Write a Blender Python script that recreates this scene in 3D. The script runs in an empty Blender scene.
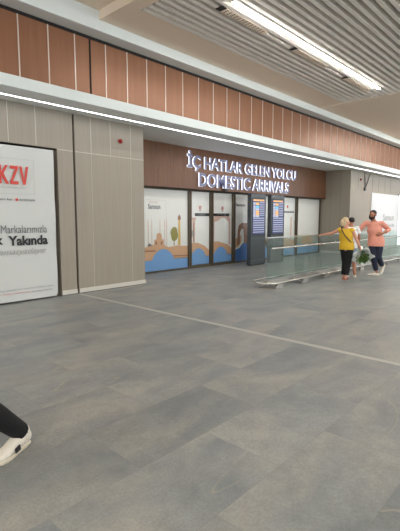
import bpy, bmesh, math, random
from mathutils import Vector, Matrix
R = math.radians
random.seed(7)
scene = bpy.context.scene
col = scene.collection

# ---------------------------------------------------------------- camera
F_PX, HZ, EYE, YAW = 425.0, 47.5, 1.55, 42.7
pitch = math.atan(HZ / F_PX)
cd = bpy.data.cameras.new('camera'); cam = bpy.data.objects.new('camera', cd); col.objects.link(cam)
cd.sensor_fit = 'VERTICAL'; cd.sensor_height = 36.0; cd.lens = F_PX * 36.0 / 531.0
cd.clip_start = .05; cd.clip_end = 300
cam.location = (0, 0, EYE)
cam.rotation_euler = (math.pi / 2 - pitch, 0, R(YAW - 90))
scene.camera = cam

# ---------------------------------------------------------------- daylight of the open hall, exposure
w = bpy.data.worlds.new('hall_daylight'); scene.world = w; w.use_nodes = True
bgn = w.node_tree.nodes['Background']
bgn.inputs[0].default_value = (.93, .97, 1, 1); bgn.inputs[1].default_value = 1.4
scene.view_settings.view_transform = 'Standard'; scene.view_settings.look = 'None'
scene.view_settings.gamma = 1; scene.view_settings.use_curve_mapping = False
scene.view_settings.exposure = 0.6
LAMP = 42.0      # strength of the linear ceiling lamps
STRIP = 7.0      # strength of the strip in the soffit

# ---------------------------------------------------------------- helpers
def srgb(r, g, b):
    f = lambda c: (c / 255 / 12.92) if c / 255 <= .04045 else ((c / 255 + .055) / 1.055) ** 2.4
    return (f(r), f(g), f(b), 1)

def mat(name, rgb, rough=.5, metal=0, emit=0, spec=.5, noise=0, scale=(4, 4, 4), bump=0, coat=0, alpha_glass=False):
    m = bpy.data.materials.new(name); m.use_nodes = True
    nt = m.node_tree; b = nt.nodes['Principled BSDF']
    c = srgb(*rgb)
    b.inputs['Base Color'].default_value = c
    b.inputs['Roughness'].default_value = rough; b.inputs['Metallic'].default_value = metal
    b.inputs['Specular IOR Level'].default_value = spec
    if coat: b.inputs['Coat Weight'].default_value = coat; b.inputs['Coat Roughness'].default_value = .25
    if emit:
        b.inputs['Emission Color'].default_value = c; b.inputs['Emission Strength'].default_value = emit
    if noise or bump:
        tc = nt.nodes.new('ShaderNodeTexCoord'); mp = nt.nodes.new('ShaderNodeMapping')
        mp.inputs['Scale'].default_value = scale
        nz = nt.nodes.new('ShaderNodeTexNoise'); nz.inputs['Scale'].default_value = 1; nz.inputs['Detail'].default_value = 5
        nt.links.new(tc.outputs['Object'], mp.inputs[0]); nt.links.new(mp.outputs[0], nz.inputs['Vector'])
        if noise:
            rp = nt.nodes.new('ShaderNodeMapRange'); rp.inputs['To Min'].default_value = 1 - noise; rp.inputs['To Max'].default_value = 1 + noise
            rp.inputs['From Min'].default_value = .3; rp.inputs['From Max'].default_value = .7
            nt.links.new(nz.outputs[0], rp.inputs[0])
            mx = nt.nodes.new('ShaderNodeVectorMath'); mx.operation = 'SCALE'; mx.inputs[0].default_value = c[:3]
            nt.links.new(rp.outputs[0], mx.inputs['Scale']); nt.links.new(mx.outputs[0], b.inputs['Base Color'])
        if bump:
            bp = nt.nodes.new('ShaderNodeBump'); bp.inputs['Strength'].default_value = bump; bp.inputs['Distance'].default_value = .01
            nt.links.new(nz.outputs[0], bp.inputs['Height']); nt.links.new(bp.outputs[0], b.inputs['Normal'])
    return m

def front_fresnel(nt, ior):
    fr = nt.nodes.new('ShaderNodeFresnel'); ge = nt.nodes.new('ShaderNodeNewGeometry'); mr = nt.nodes.new('ShaderNodeMapRange')
    mr.inputs['To Min'].default_value = ior; mr.inputs['To Max'].default_value = 1 / ior
    nt.links.new(ge.outputs['Backfacing'], mr.inputs[0]); nt.links.new(mr.outputs[0], fr.inputs[0])
    k = nt.nodes.new('ShaderNodeMath'); k.operation = 'MULTIPLY'; inv = nt.nodes.new('ShaderNodeMath'); inv.operation = 'SUBTRACT'; inv.inputs[0].default_value = 1
    nt.links.new(ge.outputs['Backfacing'], inv.inputs[1]); nt.links.new(fr.outputs[0], k.inputs[0]); nt.links.new(inv.outputs[0], k.inputs[1]); return k

def glass_mat(name, rgb, tint_mix=.25, rough=.03):
    m = bpy.data.materials.new(name); m.use_nodes = True; nt = m.node_tree
    for n in list(nt.nodes):
        if n.type != 'OUTPUT_MATERIAL': nt.nodes.remove(n)
    out = [n for n in nt.nodes if n.type == 'OUTPUT_MATERIAL'][0]
    tr = nt.nodes.new('ShaderNodeBsdfTransparent'); tr.inputs[0].default_value = srgb(*rgb)
    gl = nt.nodes.new('ShaderNodeBsdfGlossy'); gl.inputs['Roughness'].default_value = rough
    df = nt.nodes.new('ShaderNodeBsdfDiffuse'); df.inputs[0].default_value = srgb(*rgb)
    fr = front_fresnel(nt, 1.45)
    a = nt.nodes.new('ShaderNodeMixShader'); a.inputs[0].default_value = tint_mix
    nt.links.new(tr.outputs[0], a.inputs[1]); nt.links.new(df.outputs[0], a.inputs[2])
    b = nt.nodes.new('ShaderNodeMixShader')
    nt.links.new(fr.outputs[0], b.inputs[0]); nt.links.new(a.outputs[0], b.inputs[1]); nt.links.new(gl.outputs[0], b.inputs[2])
    nt.links.new(b.outputs[0], out.inputs[0])
    return m

class MB:
    """collects shapes; build() links them as one mesh object"""
    def __init__(s): s.bm = bmesh.new(); s.mi = 0
    def _f(s, fs):
        for f in fs: f.material_index = s.mi
    def box(s, x0, x1, y0, y1, z0, z1):
        v = [s.bm.verts.new(p) for p in ((x0,y0,z0),(x1,y0,z0),(x1,y1,z0),(x0,y1,z0),(x0,y0,z1),(x1,y0,z1),(x1,y1,z1),(x0,y1,z1))]
        s._f([s.bm.faces.new([v[i] for i in q]) for q in ((0,3,2,1),(4,5,6,7),(0,1,5,4),(1,2,6,5),(2,3,7,6),(3,0,4,7))]); return s
    def poly(s, pts, y, d=0.001):
        """flat shape in the XZ plane facing -Y with thickness d"""
        a = [s.bm.verts.new((x, y, z)) for x, z in pts]; b = [s.bm.verts.new((x, y + d, z)) for x, z in pts]
        fs = [s.bm.faces.new(a), s.bm.faces.new(b[::-1])]; n = len(pts)
        for i in range(n): fs.append(s.bm.faces.new((a[i], b[i], b[(i+1) % n], a[(i+1) % n])))
        s._f(fs); return s
    def tube(s, pts, rads, n=12, round_caps=True, up=None):
        """swept elliptical tube; rads are r or (rx, ry)"""
        pts = [Vector(p) for p in pts]; rads = [(r, r) if not isinstance(r, (tuple, list)) else r for r in rads]
        if round_caps:
            for e in (0, -1):
                d = (pts[0] - pts[1]) if e == 0 else (pts[-1] - pts[-2])
                d.normalize(); p = pts[e]; r = rads[e]; k = min(r)
                if e == 0: pts[0:0] = [p + d*k*.95, p + d*k*.7]; rads[0:0] = [(r[0]*.35, r[1]*.35), (r[0]*.75, r[1]*.75)]
                else: pts += [p + d*k*.7, p + d*k*.95]; rads += [(r[0]*.75, r[1]*.75), (r[0]*.35, r[1]*.35)]
        u = None; rings = []
        for i, p in enumerate(pts):
            t = (pts[min(i+1, len(pts)-1)] - pts[max(i-1, 0)]).normalized()
            if u is None:
                ref = Vector(up) if up else (Vector((1, 0, 0)) if abs(t.x) < .9 else Vector((0, 1, 0)))
                u = (ref - t * ref.dot(t)).normalized()
            else: u = (u - t * u.dot(t)).normalized()
            v = t.cross(u)
            rings.append([s.bm.verts.new(p + u * rads[i][0] * math.cos(2*math.pi*k/n) + v * rads[i][1] * math.sin(2*math.pi*k/n)) for k in range(n)])
        fs = []
        for a, b in zip(rings, rings[1:]):
            for k in range(n): fs.append(s.bm.faces.new((a[k], a[(k+1) % n], b[(k+1) % n], b[k])))
        fs.append(s.bm.faces.new(rings[0][::-1])); fs.append(s.bm.faces.new(rings[-1])); s._f(fs); return s
    def ball(s, c, r, n=16):
        if not isinstance(r, (tuple, list)): r = (r, r, r)
        m = Matrix.Translation(c) @ Matrix.Diagonal((*r, 1))
        ret = bmesh.ops.create_uvsphere(s.bm, u_segments=n, v_segments=n//2+2, radius=1, matrix=m)
        s._f({f for v in ret['verts'] for f in v.link_faces}); return s
    def text(s, body, x0, x1, z0, z1, y, depth=.002, bold=0.0, shear=0, fit=True):
        me = text_mesh(body, depth, bold, shear)
        xs = [v.co.x for v in me.vertices]; ys = [v.co.y for v in me.vertices]
        sx = (x1 - x0) / (max(xs) - min(xs)); sz = (z1 - z0) / (max(ys) - min(ys)) if fit else sx
        for v in me.vertices:
            v.co = Vector((x0 + (v.co.x - min(xs)) * sx, y - v.co.z, z0 + (v.co.y - min(ys)) * sz))
        n0 = len(s.bm.faces); s.bm.from_mesh(me); s.bm.faces.ensure_lookup_table()
        for f in s.bm.faces[n0:]: f.material_index = s.mi
        bpy.data.meshes.remove(me); return s
    def build(s, name, mats, parent=None, smooth=False, bevel=0, remesh=0, sm_it=0, normals=True):
        if normals and not remesh: bmesh.ops.recalc_face_normals(s.bm, faces=s.bm.faces)
        me = bpy.data.meshes.new(name); s.bm.to_mesh(me); s.bm.free()
        for m in (mats if isinstance(mats, (list, tuple)) else [mats]): me.materials.append(m)
        o = bpy.data.objects.new(name, me); col.objects.link(o)
        if remesh:
            md = o.modifiers.new('m', 'REMESH'); md.mode = 'VOXEL'; md.voxel_size = remesh; md.use_smooth_shade = True
            if sm_it: k = o.modifiers.new('s', 'SMOOTH'); k.iterations = sm_it; k.factor = .5
            dg = bpy.context.evaluated_depsgraph_get(); dg.update()
            me2 = bpy.data.meshes.new_from_object(o.evaluated_get(dg)); o.modifiers.clear(); o.data = me2; me2.name = name
            if not me2.materials:
                for m in (mats if isinstance(mats, (list, tuple)) else [mats]): me2.materials.append(m)
            bpy.data.meshes.remove(me)
        elif bevel:
            md = o.modifiers.new('bevel', 'BEVEL'); md.width = bevel; md.segments = 2; md.limit_method = 'ANGLE'
        if smooth or remesh:
            for p in o.data.polygons: p.use_smooth = True
        if parent: o.parent = parent
        return o

def text_mesh(body, depth, bold, shear=0):
    cu = bpy.data.curves.new('t', 'FONT'); cu.body = body; cu.size = 1; cu.resolution_u = 3
    cu.offset = bold; cu.shear = shear; cu.extrude = depth / 2
    o = bpy.data.objects.new('t', cu); col.objects.link(o)
    dg = bpy.context.evaluated_depsgraph_get(); dg.update()
    me = bpy.data.meshes.new_from_object(o.evaluated_get(dg))
    bpy.data.objects.remove(o); bpy.data.curves.remove(cu)
    return me

def thing(name, label, cat, loc=(0,0,0), rz=0, group=None, kind=None):
    o = bpy.data.objects.new(name, None); col.objects.link(o); o.empty_display_size = .1
    o.location = loc; o.rotation_euler = (0, 0, rz)
    if kind: o['kind'] = kind
    tag(o, label, cat, group); return o
def tag(o, label, cat, group=None):
    if label: o['label'] = label
    if cat: o['category'] = cat
    if group: o['group'] = group
    return o
def struct(o, label=None, cat=None):
    o['kind'] = 'structure'; return tag(o, label, cat)

# ---------------------------------------------------------------- materials
M = {}
M['copper'] = mat('copper_laminate', (148, 104, 78), .36, .3, noise=.08, scale=(9, 9, .6), spec=.5)
M['brown'] = mat('brown_wood_laminate', (124, 84, 58), .32, .1, noise=.16, scale=(14, 14, .8))
M['strip_joint'] = mat('pale_metal_joint', (225, 215, 205), .35, .3)
M['laminate'] = mat('greige_laminate', (156, 147, 133), .45, 0, noise=.06, scale=(45, 45, .7))
M['joint'] = mat('light_joint', (205, 200, 190), .4)
M['gap_shade'] = mat('dark_gap_and_shade', (28, 24, 22), .8)  # for real gaps, and for the shade strip under the beam
M['white_paint'] = mat('white_painted_fascia', (232, 240, 240), .5)
M['soffit'] = mat('soffit_paint', (238, 241, 241), .6)
M['ceil'] = mat('taupe_ceiling', (240, 222, 202), .8)
M['ceil_far'] = mat('plain_ceiling', (176, 168, 156), .8)
M['slat'] = mat('slat_paint', (238, 232, 224), .6)
M['void'] = mat('ceiling_void', (160, 152, 142), .9)
M['lamp'] = mat('lamp_diffuser', (255, 252, 245), .5, emit=LAMP)
M['strip'] = mat('strip_diffuser', (248, 250, 255), .5, emit=STRIP)
M['base'] = mat('pale_baseboard', (208, 204, 194), .4)
M['frame'] = mat('bronze_anodised_frame', (96, 84, 68), .4, .4)
M['film'] = mat('white_window_film', (236, 236, 230), .35)
M['film2'] = mat('white_window_film_bright', (240, 240, 235), .35)
M['steel'] = mat('brushed_steel', (205, 203, 198), .25, .85)
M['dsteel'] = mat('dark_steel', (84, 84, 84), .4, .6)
M['blk'] = mat('black_plastic', (20, 20, 22), .5)
M['kiosk'] = mat('grey_kiosk_metal', (76, 80, 84), .25, .2)
M['water'] = mat('print_blue', (118, 164, 216), .35)
M['water2'] = mat('print_deep_blue', (70, 120, 190), .35)
M['tan'] = mat('print_tan', (212, 168, 132), .4)
M['tan2'] = mat('print_brown', (150, 104, 78), .4)
M['pink'] = mat('print_pale_pink', (214, 180, 164), .4)
M['olive'] = mat('print_olive', (150, 142, 66), .4)
M['yellowp'] = mat('print_yellow', (220, 180, 92), .4)
M['greyp'] = mat('print_grey', (110, 112, 116), .4)
M['lgreyp'] = mat('print_light_grey', (176, 174, 170), .4)
M['red'] = mat('print_red', (214, 62, 48), .4)
M['redp'] = mat('red_plastic', (150, 20, 22), .4)
M['ink'] = mat('print_black', (28, 26, 28), .4)
M['banner'] = mat('banner_vinyl', (208, 210, 207), .42, bump=.25, scale=(2.5, 2.5, 1.5))
M['poster'] = mat('lit_poster', (216, 216, 218), .4, emit=.12)
M['letter'] = mat('illuminated_letter', (128, 132, 166), .3, emit=.12)
M['letter_side'] = mat('letter_return', (242, 244, 252), .4, emit=.75)
M['glass'] = glass_mat('clear_green_glass', (226, 236, 232), .06)
M['skinA'] = mat('skin_fair', (205, 150, 125), .55)
M['skinB'] = mat('skin_tan', (176, 118, 92), .55)
M['hair_blond'] = mat('blond_hair', (206, 182, 146), .5, noise=.2, scale=(60, 60, 8))
M['hair_dark'] = mat('black_hair', (26, 22, 22), .45, noise=.2, scale=(60, 60, 10))
M['beard'] = mat('dark_beard', (30, 20, 18), .7)
M['mustard'] = mat('mustard_cloth', (214, 172, 40), .8, noise=.06, scale=(9, 9, 9), bump=.5)
M['salmon'] = mat('salmon_cloth', (230, 156, 136), .8, noise=.05, scale=(9, 9, 9), bump=.5)
M['whitecloth'] = mat('white_cloth', (232, 232, 232), .8)
M['bluecloth'] = mat('grey_blue_cloth', (138, 158, 176), .8)
M['navy'] = mat('navy_denim', (30, 36, 56), .8, noise=.1, scale=(20, 20, 20))
M['blackcloth'] = mat('black_cloth', (11, 11, 14), .85, noise=.15, scale=(14, 14, 14), bump=.6)
M['shoewhite'] = mat('white_shoe', (226, 218, 204), .55)
M['sole'] = mat('sole_rubber', (214, 204, 182), .6)
M['lace'] = mat('lace_cream', (204, 194, 180), .8)
M['paper'] = mat('white_wrapping', (236, 236, 234), .6)
M['leaf'] = mat('green_leaf', (70, 104, 44), .5, noise=.3, scale=(40, 40, 40))
M['leaf2'] = mat('pale_green_leaf', (138, 160, 80), .5)
M['eye'] = mat('eye_dark', (24, 18, 16), .2)
M['lip'] = mat('lip', (168, 96, 84), .5)
M['scr'] = mat('screen_blue', (72, 78, 128), .3, emit=.12)
M['scr_w'] = mat('screen_white', (186, 192, 216), .3, emit=.18)
M['scr_o'] = mat('screen_orange', (236, 178, 110), .3, emit=.3)
M['scr_c'] = mat('screen_cyan', (110, 190, 220), .3, emit=.3)
M['bright'] = mat('lit_shop_front', (244, 250, 246), .4, emit=1.2)

def floor_material():
    m = bpy.data.materials.new('grey_stone_look_tiles'); m.use_nodes = True; nt = m.node_tree; b = nt.nodes['Principled BSDF']
    N = lambda t: nt.nodes.new(t); L = nt.links.new
    tc = N('ShaderNodeTexCoord')
    mp = N('ShaderNodeMapping'); mp.inputs['Location'].default_value = (-.36, -.10, 0)
    L(tc.outputs['Object'], mp.inputs[0])
    br = N('ShaderNodeTexBrick'); br.inputs['Scale'].default_value = 1; br.inputs['Brick Width'].default_value = 1.22
    br.inputs['Row Height'].default_value = .62; br.inputs['Mortar Size'].default_value = .0016; br.inputs['Mortar Smooth'].default_value = .1; br.offset = .5
    br.inputs['Color1'].default_value = (0, 0, 0, 1); br.inputs['Color2'].default_value = (1, 1, 1, 1); br.inputs['Mortar'].default_value = (.5, .5, .5, 1)
    L(mp.outputs[0], br.inputs['Vector'])
    # every tile shifts the veining, so the pattern breaks at the joints
    off = N('ShaderNodeVectorMath'); off.operation = 'SCALE'; off.inputs['Scale'].default_value = 7.3
    L(br.outputs['Color'], off.inputs[0])
    ad = N('ShaderNodeVectorMath'); ad.operation = 'ADD'; L(tc.outputs['Object'], ad.inputs[0]); L(off.outputs[0], ad.inputs[1])
    def nz(scale, det, sc=(1, 1, 1), dist=0, ro=.55):
        q = N('ShaderNodeMapping'); q.inputs['Scale'].default_value = sc; L(ad.outputs[0], q.inputs[0])
        n = N('ShaderNodeTexNoise'); n.inputs['Scale'].default_value = scale; n.inputs['Detail'].default_value = det
        n.inputs['Distortion'].default_value = dist; n.inputs['Roughness'].default_value = ro
        L(q.outputs[0], n.inputs['Vector']); return n
    big = nz(1.15, 4, (.8, 1.3, 1), .6); mid = nz(5, 7, (1, 1, 1), .3, .7); fine = nz(60, 5, (1, 1, 1), 0, .8)
    def mr(src, a, b_, c, d):
        r = N('ShaderNodeMapRange'); r.inputs['From Min'].default_value = a; r.inputs['From Max'].default_value = b_
        r.inputs['To Min'].default_value = c; r.inputs['To Max'].default_value = d; L(src, r.inputs[0]); return r.outputs[0]
    cr = N('ShaderNodeValToRGB'); cr.color_ramp.elements[0].position = .34; cr.color_ramp.elements[1].position = .68
    cr.color_ramp.elements[0].color = srgb(124, 128, 129); cr.color_ramp.elements[1].color = srgb(158, 155, 148)
    e = cr.color_ramp.elements.new(.5); e.color = srgb(140, 142, 140)
    L(big.outputs[0], cr.inputs[0])
    def mul(a, fac):
        x = N('ShaderNodeVectorMath'); x.operation = 'SCALE'; L(a, x.inputs[0]); L(fac, x.inputs['Scale']); return x.outputs[0]
    c = mul(cr.outputs[0], mr(mid.outputs[0], .3, .7, .84, 1.16))
    c = mul(c, mr(fine.outputs[0], .3, .7, .80, 1.20))
    sep = N('ShaderNodeSeparateColor'); L(br.outputs['Color'], sep.inputs[0])
    c = mul(c, mr(sep.outputs[0], 0, 1, .93, 1.07))
    # joint and long pale-brown veins
    c2 = N('ShaderNodeMix'); c2.data_type = 'RGBA'; L(mr(br.outputs['Fac'], 0, 1, 0, .45), c2.inputs[0]); L(c, c2.inputs[6]); c2.inputs[7].default_value = srgb(96, 94, 88)
    vn = nz(1.0, 2, (.22, 1.3, 1), .15)
    ab = N('ShaderNodeMath'); ab.operation = 'SUBTRACT'; L(vn.outputs[0], ab.inputs[0]); ab.inputs[1].default_value = .60
    ab2 = N('ShaderNodeMath'); ab2.operation = 'ABSOLUTE'; L(ab.outputs[0], ab2.inputs[0])
    c3 = N('ShaderNodeMix'); c3.data_type = 'RGBA'; L(mr(ab2.outputs[0], 0, .003, .5, 0), c3.inputs[0]); L(c2.outputs[2], c3.inputs[6]); c3.inputs[7].default_value = srgb(176, 164, 140)
    L(c3.outputs[2], b.inputs['Base Color'])
    L(mr(mid.outputs[0], .3, .7, .36, .5), b.inputs['Roughness'])
    b.inputs['Specular IOR Level'].default_value = .45
    bp = N('ShaderNodeBump'); bp.inputs['Strength'].default_value = .25; bp.inputs['Distance'].default_value = .003
    L(mid.outputs[0], bp.inputs['Height']); L(bp.outputs[0], b.inputs['Normal'])
    return m
M['floor'] = floor_material()

# ---------------------------------------------------------------- the setting
XA, XB = -12.0, 40.0
struct(MB().box(XA, XB, -16, 9.4, -.2, 0).build('floor', M['floor']))
struct(MB().box(4.61, 4.69, -16, 7.70, .0005, .003).build('trim_1', mat('pale_expansion_joint', (182, 182, 174), .4)))

ZC = 5.07
ceiling = MB()
ceiling.box(13.0, XB, -9.5, 6.80, ZC, ZC + .1)                       # plain ceiling to the right
ceiling.box(4.95, 13.0, 5.95, 6.80, ZC, ZC + .1)                    # tan border along the beam
ceiling.box(4.95, 13.0, -9.5, -9.0, ZC, ZC + .1)
ceiling.box(XA, 4.68, -9.5, 7.3, ZC + .16, ZC + .26)                 # higher ceiling to the left
ceiling.box(4.68, 4.95, -9.5, 6.80, ZC, ZC + .2)                     # step down between the two
ceil = struct(ceiling.build('ceiling', M['ceil']))
MB().box(4.95, 13.0, -9.0, 5.95, ZC + .22, ZC + .3).build('backing', M['void'], ceil)
s = MB(); y = 5.93
while y > -8.9:
    s.box(4.97, 12.98, y - .075, y, ZC - .005, ZC + .13); y -= .16
s.build('slats', M['slat'], ceil)
struct(MB().box(12.95, 13.03, -9.5, 6.78, ZC - .015, ZC + .02).build('trim_2', M['ceil']))

# upper copper wall, beam and fascia
copper = struct(MB().box(XA, XB, 7.1, 7.25, 3.722, 4.95).build('wall_upper', M['copper']))
j = MB(); seams = [2.82, 3.34, 3.86, 4.37, 5.03, 5.54, 6.05] + [6.05 + .53 * k for k in range(1, 40)]
seams += [2.82 - .52 * k for k in range(1, 18)]
for x in seams: j.box(x - .010, x + .010, 7.092, 7.1, 3.7, 4.88)
struct(j.build('trim_3', M['strip_joint']))
g = MB(); g.box(4.67, 4.70, 7.09, 7.1, 3.7, 4.88); struct(g.build('trim_4', M['gap_shade']))
struct(MB().box(XA, XB, 7.085, 7.1, 4.83, 4.88).build('beam_shade_strip', M['gap_shade']))  # dark strip painted in for the shade under the white beam
struct(MB().box(XA, XB, 6.77, 7.3, 4.88, ZC + .16).build('trim_6', M['white_paint'], bevel=.008))
sof = MB(); sof.box(XA, XB, 6.87, 8.95, 3.60, 3.72)
struct(sof.build('wall_soffit', M['soffit']))
struct(MB().box(XA, XB, 6.83, 6.87, 3.585, 3.77).box(XA, XB, 6.87, 7.1, 3.72, 3.77).build('wall_fascia', M['white_paint'], bevel=.006))
struct(MB().box(XA, XB, 7.32, 7.37, 3.592, 3.602).build('trim_7', M['strip']))
struct(MB().box(XA, XB, 7.372, 7.385, 3.590, 3.60).box(XA, XB, 7.305, 7.318, 3.590, 3.60).build('trim_8', M['soffit']))

# left wall: lintel over the banner, pier, side panel
wl = MB(); wl.box(XA, 4.30, 7.72, 7.95, 2.88, 3.6); wl.box(4.30, 4.64, 7.72, 7.95, 0, 3.6); wl.box(4.69, 6.45, 7.72, 9.2, 0, 3.6)
wl.box(XA, 4.30, 7.86, 7.95, 0, 2.88)
struct(wl.build('wall_left', M['laminate']))
struct(MB().box(4.64, 4.69, 7.80, 7.95, 0, 3.6).box(XA, 4.30, 7.73, 7.86, 2.862, 2.878).build('trim_9', M['gap_shade']))
j = MB()
for x in (2.85, 3.37, 3.88): j.box(x - .006, x + .006, 7.716, 7.72, 2.9, 3.59)
j.box(4.30, 4.64, 7.716, 7.72, 2.862, 2.874); j.box(4.69, 6.45, 7.716, 7.72, 2.862, 2.874)
for x in (5.06, 5.54, 6.08): j.box(x - .006, x + .006, 7.716, 7.72, 2.874, 3.59)
struct(j.build('trim_10', M['joint']))
j = MB()
for x in (5.06, 6.08): j.box(x - .003, x + .003, 7.717, 7.72, .1, 2.86)
struct(j.build('trim_11', M['joint']))
struct(MB().box(4.30, 4.64, 7.70, 7.72, .012, .10).box(4.69, 6.46, 7.70, 7.72, .012, .10).build('baseboard_left', M['base']))
struct(MB().box(4.30, 6.46, 7.705, 7.72, 0, .012).build('trim_12', M['gap_shade']))

# right wall and the recess return
wr = MB(); wr.box(17.8, XB, 7.72, 9.3, 0, 3.6)
struct(wr.build('wall_right', M['laminate']))
j = MB()
for x in (18.6, 19.4, 20.2, 21.0, 21.8, 22.6): j.box(x - .005, x + .005, 7.716, 7.72, 2.80, 3.59)
for yy in (8.15, 8.60, 9.0): j.box(17.797, 17.80, yy - .004, yy + .004, .1, 3.59)
struct(j.build('trim_13', mat('thin_dark_joint', (112, 104, 94), .5)))
struct(MB().box(17.79, 17.8, 7.71, 9.0, 0, .1).box(17.79, 26, 7.71, 7.72, 0, .1).build('baseboard_right', M['base']))

# brown band over the doors
struct(MB().box(6.45, 17.8, 8.85, 9.05, 2.40, 3.6).build('wall_recess', M['brown']))
j = MB()
for k in range(24):
    x = 6.98 + k * .47
    if x < 17.7: j.box(x - .005, x + .005, 8.846, 8.85, 2.42, 3.59)
struct(j.build('trim_14', mat('brown_joint', (150, 112, 92), .4)))
struct(MB().box(6.45, 17.8, 8.84, 8.85, 2.38, 2.41).build('trim_15', M['gap_shade']))
struct(MB().box(6.45, 17.8, 9.9, 10.0, 0, 3.6).build('wall_back', mat('pale_room_wall', (170, 170, 165), .7)))
struct(MB().box(6.45, 17.8, 9.3, 9.9, -.1, 0).box(6.45, 17.8, 9.05, 9.9, 3.5, 3.6).build('wall_interior', M['ceil_far']))

# ---------------------------------------------------------------- storefront
YG = 9.1
def pane_unit(kind, n, x0, x1, draw, label, cat, fw=.05, film='film'):
    root = bpy.data.objects.new('%s_%d' % (kind, n), None); col.objects.link(root); root['kind'] = 'structure'
    f = MB()
    f.box(x0, x0 + fw, YG - .05, YG + .04, 0, 2.42); f.box(x1 - fw, x1, YG - .05, YG + .04, 0, 2.42)
    f.box(x0 + fw, x1 - fw, YG - .05, YG + .04, 2.36, 2.42); f.box(x0 + fw, x1 - fw, YG - .05, YG + .04, 0, .09 if kind == 'door' else .05)
    f.build('frame', M['frame'], root)
    MB().box(x0 + fw, x1 - fw, YG + .006, YG + .016, .05, 2.36).build('window_film', M[film], root)
    pr = MB(); mats = draw(pr, x0 + fw + .002, x1 - fw - .002)
    pr.build('film_print', mats, root)
    # the pane lies over the film
    gp = MB().box(x0 + fw, x1 - fw, YG - .012, YG - .004, .05, 2.36)
    gp.build('pane', M['pane'], root)
    return root
def pane_material():
    m = bpy.data.materials.new('storefront_glass'); m.use_nodes = True; nt = m.node_tree
    for n in list(nt.nodes):
        if n.type != 'OUTPUT_MATERIAL': nt.nodes.remove(n)
    out = [n for n in nt.nodes if n.type == 'OUTPUT_MATERIAL'][0]
    tr = nt.nodes.new('ShaderNodeBsdfTransparent'); gl = nt.nodes.new('ShaderNodeBsdfGlossy'); gl.inputs['Roughness'].default_value = .06
    fr = front_fresnel(nt, 1.4); mx = nt.nodes.new('ShaderNodeMixShader')
    nt.links.new(fr.outputs[0], mx.inputs[0]); nt.links.new(tr.outputs[0], mx.inputs[1]); nt.links.new(gl.outputs[0], mx.inputs[2]); nt.links.new(mx.outputs[0], out.inputs[0])
    return m
M['pane'] = pane_material()
YP = YG + .003
PM = [M['water'], M['tan'], M['tan2'], M['pink'], M['olive'], M['yellowp'], M['greyp'], M['red'], M['ink'], M['lgreyp'], M['water2']]
def shape(p, mi, pts, k=0): p.mi = mi; p.poly(pts, YP - .0012 * k, .001)
def arch(cx, w, zb, zt, n=14): return [(cx - w/2 + w*i/n, zb + (zt - zb) * math.sin(math.pi*i/n) ** .7) for i in range(n+1)]
def minaret(p, x, z0, z1, mi=3):
    shape(p, mi, [(x-.012, z0), (x+.012, z0), (x+.010, z1-.12), (x, z1), (x-.010, z1-.12)], 0)
    shape(p, mi, [(x-.02, z1-.25), (x+.02, z1-.25), (x+.02, z1-.22), (x-.02, z1-.22)], 1)
def draw_mosque(p, a, b):
    shape(p, 0, [(a, .05), (b, .05), (b, .36), (a, .36)], 0)
    shape(p, 1, [(a, .36), (b, .34), (b, .70), (8.85, .74), (8.5, .70), (8.3, .78), (7.9, .80), (7.6, .72), (a, .72)], 0)
    shape(p, 2, [(7.3, .62), (8.0, .60), (8.0, .64), (7.3, .66)], 1); shape(p, 2, [(8.55, .42), (b, .40), (b, .43), (8.55, .45)], 1)
    shape(p, 0, [(7.86, .34)] + arch(8.29, .86, .36, .66)+ [(8.72, .34)], 2)
    # domed mosque with minarets
    shape(p, 1, [(7.95, .78), (8.32, .78), (8.32, .93), (8.24, .95), (8.24, 1.03)] + [(8.14 + .10*math.cos(t*math.pi/8), 1.03 + .10*math.sin(t*math.pi/8)) for t in range(9)] + [(8.04, .95), (7.95, .93)], 3)
    shape(p, 2, [(8.0, .79), (8.06, .79), (8.06, .88), (8.0, .88)], 4); shape(p, 2, [(8.2, .79), (8.26, .79), (8.26, .88), (8.2, .88)], 4)
    shape(p, 6, [(7.70, .76), (7.86, .76), (7.84, .81), (7.77, .85), (7.72, .81)], 4)
    for x in (7.74, 7.87, 8.18, 8.36, 8.44): minaret(p, x, .74, 1.56)
    # tree and tower
    shape(p, 2, [(8.72, .74), (8.75, .74), (8.75, .92), (8.72, .92)], 2)
    shape(p, 4, [(8.74 + .15*math.cos(t*math.pi/10)*(1+.1*math.sin(5*t)), 1.08 + .21*math.sin(t*math.pi/10)) for t in range(20)], 3)
    shape(p, 5, [(8.90, .74), (9.0, .74), (8.99, 1.50), (8.91, 1.50)], 4); shape(p, 2, [(8.885, 1.5), (9.015, 1.5), (9.0, 1.6), (8.95, 1.66), (8.90, 1.6)], 4)
    p.mi = 3; p.text('Şehrimize', 7.78, 8.12, 1.96, 2.03, YP, .001); p.mi = 6; p.text('Samsun', 7.74, 8.20, 1.80, 1.94, YP, .001, .03)
    p.mi = 9; p.box(8.42, 8.425, YP, YP + .001, 1.2, 2.05); p.box(7.66, 8.42, YP, YP + .001, 2.05, 2.055); p.mi = 3; p.text('◦', 8.28, 8.34, 1.98, 2.03, YP, .001) if False else None
    return PM
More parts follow.
